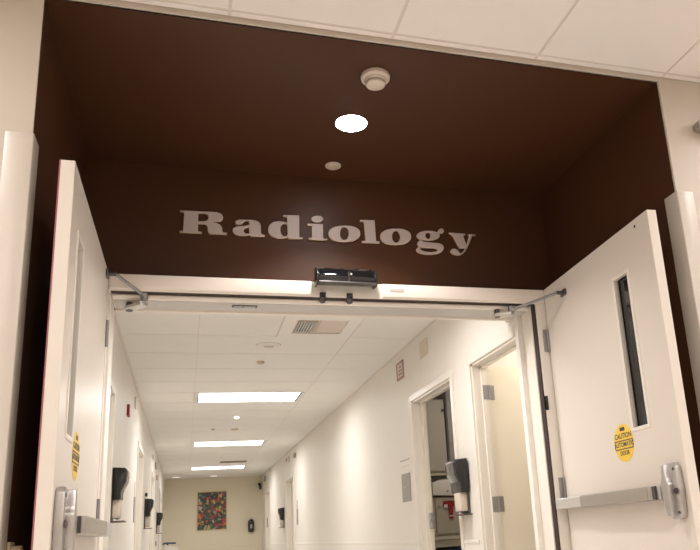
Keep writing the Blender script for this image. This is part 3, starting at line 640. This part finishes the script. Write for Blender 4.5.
# ------------------------------------------------------- sanitizer dispensers
# local: back on plane y=0, front toward -y, base at z=0
dp = thing('sanitizer_dispenser', 'black sanitizer dispenser on the right wall between the two near doorways', 'dispenser', (XR, 4.985, .088), 'sanitizer dispensers')
def loc(name, bm, m, par=dp, sm=True): return obj(name, bm, m, par, sm, local=True)
loc('backplate', box(-.065, .065, -.018, 0, 0, .375, .006), 'darkgrey')
ch = loc('body', prism(bmesh.new(), [(-.015, .140), (-.062, .140), (-.076, .148), (-.074, .19), (-.080, .215), (-.106, .27), (-.112, .35), (-.100, .366), (-.015, .372)], 'x', -.105, .105, .010), 'black')
loc('front_cover', prism(bmesh.new(), [(-.083, .213), (-.109, .268), (-.116, .345), (-.108, .352), (-.100, .30), (-.095, .26)], 'x', -.085, .085, .003), 'smoke', ch)
loc('pump', box(-.06, .06, -.070, -.018, .015, .142, .006), 'cream')
loc('nozzle', cyl(bmesh.new(), (0, -.05, .006), (0, -.05, .03), .010), 'cream')
loc('drip_tray', box(-.10, .10, -.105, 0, -.012, -.004, .003), 'darktray')
dp.rotation_euler = (0, 0, -math.pi/2)
RZ = {'R': -math.pi/2, 'L': math.pi/2, 'E': 0}
dup(dp, (XL, 5.93, .20), RZ['L'], 'black sanitizer dispenser on the left wall, nearest of the left row')
dup(dp, (XL, 10.75, .25), RZ['L'], 'black sanitizer dispenser on the left wall, middle of the left row')
dup(dp, (XL, 15.3, .25), RZ['L'], 'black sanitizer dispenser on the left wall, farthest of the left row')
dup(dp, (XR, 15.35, .22), RZ['R'], 'small black sanitizer dispenser far down the right wall')
# end wall one is a slimmer rounded body
e = thing('soap_dispenser', 'slim rounded black dispenser on the khaki end wall right of the painting', 'dispenser', (1.58, YE, .2))
obj('body', prism(bmesh.new(), [(1.51, .25), (1.53, .205), (1.63, .205), (1.65, .25), (1.655, .44), (1.63, .51), (1.58, .535), (1.53, .51), (1.505, .44)], 'y', YE-.10, YE, .008), 'black', e, True)
obj('window', box(1.555, 1.605, YE-.104, YE-.099, .30, .40, .002), 'plate', e)

# --------------------------------------------------------------- wall plaques
def plaque(name, wall, a0, a1, z0, z1, m, label, cat='sign', t=.008, frame_m=None, group=None):
    def B(bm, p0, p1, q0, q1, d0, d1, bev=0):
        if wall == 'R': bx(bm, XR-d1, XR-d0, p0, p1, q0, q1, bev)
        elif wall == 'L': bx(bm, XL+d0, XL+d1, p0, p1, q0, q1, bev)
        else: bx(bm, p0, p1, YE-d1, YE-d0, q0, q1, bev)
        return bm
    c = {'R': (XR, (a0+a1)/2, z0), 'L': (XL, (a0+a1)/2, z0), 'E': ((a0+a1)/2, YE, z0)}[wall]
    r = thing(name, label, cat, c, group)
    obj('panel', B(bmesh.new(), a0, a1, z0, z1, 0, t, .0015), m, r)
    return r, B
r, B = plaque('room_sign', 'R', 6.34, 6.56, 1.345, 1.505, 'cream', 'small square sign with maroon border high on the right wall')
f = bmesh.new()
for (p, q, s0, s1) in ((6.34, 6.56, 1.345, 1.357), (6.34, 6.56, 1.493, 1.505), (6.34, 6.352, 1.345, 1.505), (6.548, 6.56, 1.345, 1.505)): B(f, p, q, s0, s1, .008, .012)
obj('border', f, 'maroon', r)
f = bmesh.new()
for q in range(3): B(f, 6.39+.01*q, 6.51-.02*q, 1.385+.033*q, 1.397+.033*q, .008, .0095)
obj('print', f, 'maroon', r)
r, B = plaque('wall_speaker', 'R', 5.62, 5.82, 1.385, 1.525, 'faint', 'square faint cream plate high on the right wall between sign and doorway', 'wall plate', .012)
r, B = plaque('room_number', 'R', 6.31, 6.61, .555, .612, 'white', 'narrow white card above the grey plate on the right wall')
f = bmesh.new(); B(f, 6.31, 6.61, .602, .612, .008, .010); obj('print', f, 'plate', r)
r, B = plaque('room_sign', 'R', 6.34, 6.60, .245, .49, 'plate', 'grey metal room plate beside the far side of the open doorway')
f = bmesh.new(); B(f, 6.40, 6.50, .365, .375, .008, .016); obj('slider', f, 'barlight', r)
plaque('room_number', 'R', 13.36, 13.52, .50, .63, 'cream', 'cream card on the far right wall above a dark plate')
plaque('room_sign', 'R', 13.36, 13.50, .22, .49, 'plate', 'dark upright plate on the far right wall beside a doorway')
r, B = plaque('wall_strobe', 'R', 14.40, 14.55, 1.40, 1.50, 'white', 'white strobe with red mark above the far right doorway', 'alarm strobe', .05)
f = bmesh.new(); B(f, 14.42, 14.53, 1.42, 1.48, .05, .055); obj('mark', f, 'red', r)
plaque('room_flag', 'R', 13.50, 13.66, 1.39, 1.47, 'plate', 'small grey plate near the ceiling of the far right wall', 'sign', .03)
plaque('room_sign', 'R', 18.45, 18.65, .28, .50, 'plate', 'dark plate at the far right end of the corridor wall')
plaque('room_flag', 'R', 18.85, 19.0, 1.39, 1.52, 'plate', 'small grey plate at the far end of the right wall near the ceiling', 'sign', .04)
# left wall
r, B = plaque('alarm_flag', 'L', 7.05, 7.17, 1.145, 1.245, 'red', 'red alarm box on the left wall above the nearest dispenser', 'alarm', .022)
f = bmesh.new(); B(f, 7.08, 7.14, 1.165, 1.225, .022, .027); obj('lens', f, 'white', r)
plaque('alarm_strobe', 'L', 8.0, 8.12, 1.375, 1.49, 'white', 'white box high on the left wall beyond the red alarm', 'alarm strobe', .018)
plaque('room_number', 'L', 8.46, 8.58, .54, .67, 'white', 'white card on the left wall above an upright grey plate')
plaque('room_sign', 'L', 8.46, 8.60, .26, .52, 'plate', 'upright grey room plate on the left wall before the second doorway')
plaque('room_flag', 'L', 13.72, 13.85, 1.29, 1.41, 'plate', 'small grey plate near the ceiling of the left wall', 'sign', .022)
plaque('room_flag', 'L', 14.4, 14.55, 1.165, 1.245, 'tan', 'small tan plate under the grey one far down the left wall', 'sign', .03)
plaque('wall_switch', 'L', 17.32, 17.44, .92, 1.0, 'plate', 'small grey box above the farthest left dispenser', 'switch', .02)
plaque('wall_switch', 'L', 15.0, 15.1, 0.02, .10, 'plate', 'small grey outlet below the farthest left dispenser', 'switch', .02)
plaque('alarm_strobe', 'L', 12.5, 12.62, 1.34, 1.40, 'white', 'tiny white box above the third doorway of the left wall', 'alarm strobe', .03)
o = obj('door_coordinator', prism(bmesh.new(), [(10.70, .655), (10.72, .70), (10.80, .70), (10.82, .655)], 'x', XL, XL+.03, .003), 'black'); tag(o, 'small black knob just above the middle left dispenser', 'hook')

# end wall: camera and painting
c = thing('wall_camera', 'small black camera bracket high at the right end of the corridor', 'camera', (1.80, YE, 1.33))
obj('bracket', box(1.79, 1.83, YE-.05, YE, 1.25, 1.40, .004), 'black', c)
obj('head', prism(bmesh.new(), [(1.745, 1.415), (1.79, 1.40), (1.835, 1.34), (1.83, 1.27), (1.78, 1.31)], 'y', YE-.14, YE-.04, .008), 'black', c, True)
p = thing('painting', 'colourful abstract painting hanging on the khaki end wall', 'painting', (.633, YE, .32))
obj('canvas', box(.293, .975, YE-.028, YE, .332, 1.235, .003), 'painting', p)
f = bmesh.new()
for (a, b_, q0, q1) in ((.278, .293, .317, 1.25), (.975, .99, .317, 1.25)): bx(f, a, b_, YE-.032, YE, q0, q1, .002)
for (q0, q1) in ((.317, .332), (1.235, 1.25)): bx(f, .293, .975, YE-.0318, YE, q0, q1, .002)
obj('frame', f, 'goldframe', p)

# white equipment with a dark curved handle at the corridor's end
w = thing('equipment_cart', 'white cart top with a dark curved handle at the left end of the corridor', 'cart', (-.29, 17.0, FLOOR))
obj('body', box(-.44, -.13, 16.85, 17.25, FLOOR+.12, -.06, .02), 'white', w)
obj('lid', prism(bmesh.new(), [(-.40, -.06), (-.39, .0), (-.33, .02), (-.26, -.02), (-.13, -.035), (-.13, -.06)], 'y', 16.88, 17.2, .006), 'white', w, True)
h = bmesh.new()
pts = [(-.43, 16.95, .035), (-.40, 16.95, .062), (-.33, 16.95, .060), (-.24, 16.95, .055), (-.175, 16.95, .050)]
for a, b_ in zip(pts, pts[1:]): cyl(h, a, b_, .018)
cyl(h, (-.30, 16.95, -.02), (-.36, 16.95, .06), .014)
obj('handle', h, 'blue', w, True)
for (x, y) in ((-.41, 16.9), (-.16, 16.9), (-.41, 17.2), (-.16, 17.2)): obj('wheel', cyl(bmesh.new(), (x-.015, y, FLOOR+.06), (x+.015, y, FLOOR+.06), .06), 'black', w, True)

# ----------------------------------------------------- inside the open room
RY = 7.5
u = thing('wall_cabinet', 'beige wall cabinet high in the open room', 'cabinet', (2.37, RY+.19, .55))
obj('body', box(2.10, 2.635, RY+.02, RY+.398, .555, 1.345, .003), 'cabinet', u)
dr = obj('door', box(2.105, 2.63, RY, RY+.018, .58, 1.34, .004), 'cabinet', u)
obj('knob', lathe(bmesh.new(), [(.008, 0), (.008, .012), (.016, .02), (.012, .03)], (2.612, RY, 1.222), 'y', 16, -1), 'black', dr, True)
obj('light_rail', box(2.10, 2.70, RY-.005, RY+.30, .535, .5549, .003), 'counter', u)
o = thing('tall_locker', 'tall dark grey locker inside the open room', 'locker', (2.80, RY+.1, FLOOR))
obj('body', box(2.645, 3.0, RY-.02, RY+.395, .57, 1.55, .004), 'greycab', o); obj('door', box(2.652, 2.99, RY-.038, RY-.021, .58, 1.54, .003), 'greycab', o)
o = thing('paper_dispenser', 'white paper towel box under the wall cabinet', 'dispenser', (2.6, RY+.3, .33))
obj('body', prism(bmesh.new(), [(2.44, .335), (2.74, .318), (2.74, .50), (2.52, .488), (2.44, .462)], 'y', RY-.02, RY+.395, .006), 'white', o, True)
obj('keyhole', cyl(bmesh.new(), (2.60, RY-.024, .37), (2.60, RY-.019, .37), .012), 'plate', o, True)
o = thing('base_cupboard', 'grey beige cupboard front behind the red tag in the open room', 'cabinet', (2.6, RY+.2, -.08))
obj('body', box(2.10, 3.0, RY+.02, RY+.395, -.075, .312, .003), 'cabinet', o)
obj('door', box(2.47, 2.76, RY+.003, RY+.019, -.055, .30, .003), 'cabinet', o); obj('knob', lathe(bmesh.new(), [(.008, 0), (.008, .01), (.014, .018), (.01, .026)], (2.50, RY+.002, .22), 'y', 14, -1), 'plate', o, True)
o = thing('counter', 'cream counter ledge in the open room', 'counter', (2.6, RY+.1, -.2))
obj('worktop', box(2.05, 3.3, RY-.10, RY+.395, -.115, -.078, .006), 'counter', o); obj('apron', box(2.05, 3.3, RY-.07, RY+.395, -.185, -.117, .004), 'counter', o)
obj('support', box(2.08, 3.27, RY+.30, RY+.39, FLOOR, -.186), 'cabinet', o)
o = obj('storage_bin', box(2.30, 2.85, RY-.06, RY+.25, FLOOR, -.21, .02), 'blue'); tag(o, 'dark blue bin under the counter ledge', 'bin')
o = thing('red_tag', 'red hanging tag with white label on the grey cupboard', 'tag', (2.62, RY, .1))
obj('band', box(2.55, 2.665, RY-.012, RY-.001, .21, .272, .003), 'red', o); obj('strap', box(2.605, 2.65, RY-.013, RY-.002, .09, .225, .003), 'red', o)
obj('card', box(2.555, 2.592, RY-.016, RY-.0125, .205, .235, .001), 'white', o); obj('patch', box(2.67, 2.72, RY-.010, RY-.001, .185, .262, .003), 'maroon', o)

# ---------------------------------------------------------------------- camera
cam = bpy.data.cameras.new('camera'); co = bpy.data.objects.new('camera', cam); COL.objects.link(co)
cam.sensor_fit = 'HORIZONTAL'; cam.sensor_width = 36; cam.lens = 742.2/700*36
cam.shift_x = (350-424.9)/700; cam.shift_y = (327.1-275)/700; cam.clip_start = .02; cam.clip_end = 200
R = Matrix(((.95289951, .30262847, -.01996308), (-.29663674, .91627865, -.26914695), (-.06315979, .26239178, .9628922)))
rt_, fw, up = R.col[0], R.col[1], R.col[2]
co.matrix_world = Matrix(((rt_[0], up[0], -fw[0], 0), (rt_[1], up[1], -fw[1], 0), (rt_[2], up[2], -fw[2], EYE), (0, 0, 0, 1)))
sc.camera = co

wd = bpy.data.worlds.new('world'); sc.world = wd; wd.use_nodes = True
wd.node_tree.nodes['Background'].inputs[0].default_value = (.9, .8, .7, 1); wd.node_tree.nodes['Background'].inputs[1].default_value = .02
sc.view_settings.view_transform = 'Standard'; sc.view_settings.look = 'None'; sc.view_settings.gamma = 1; sc.view_settings.use_curve_mapping = False
sc.view_settings.exposure = EXPO
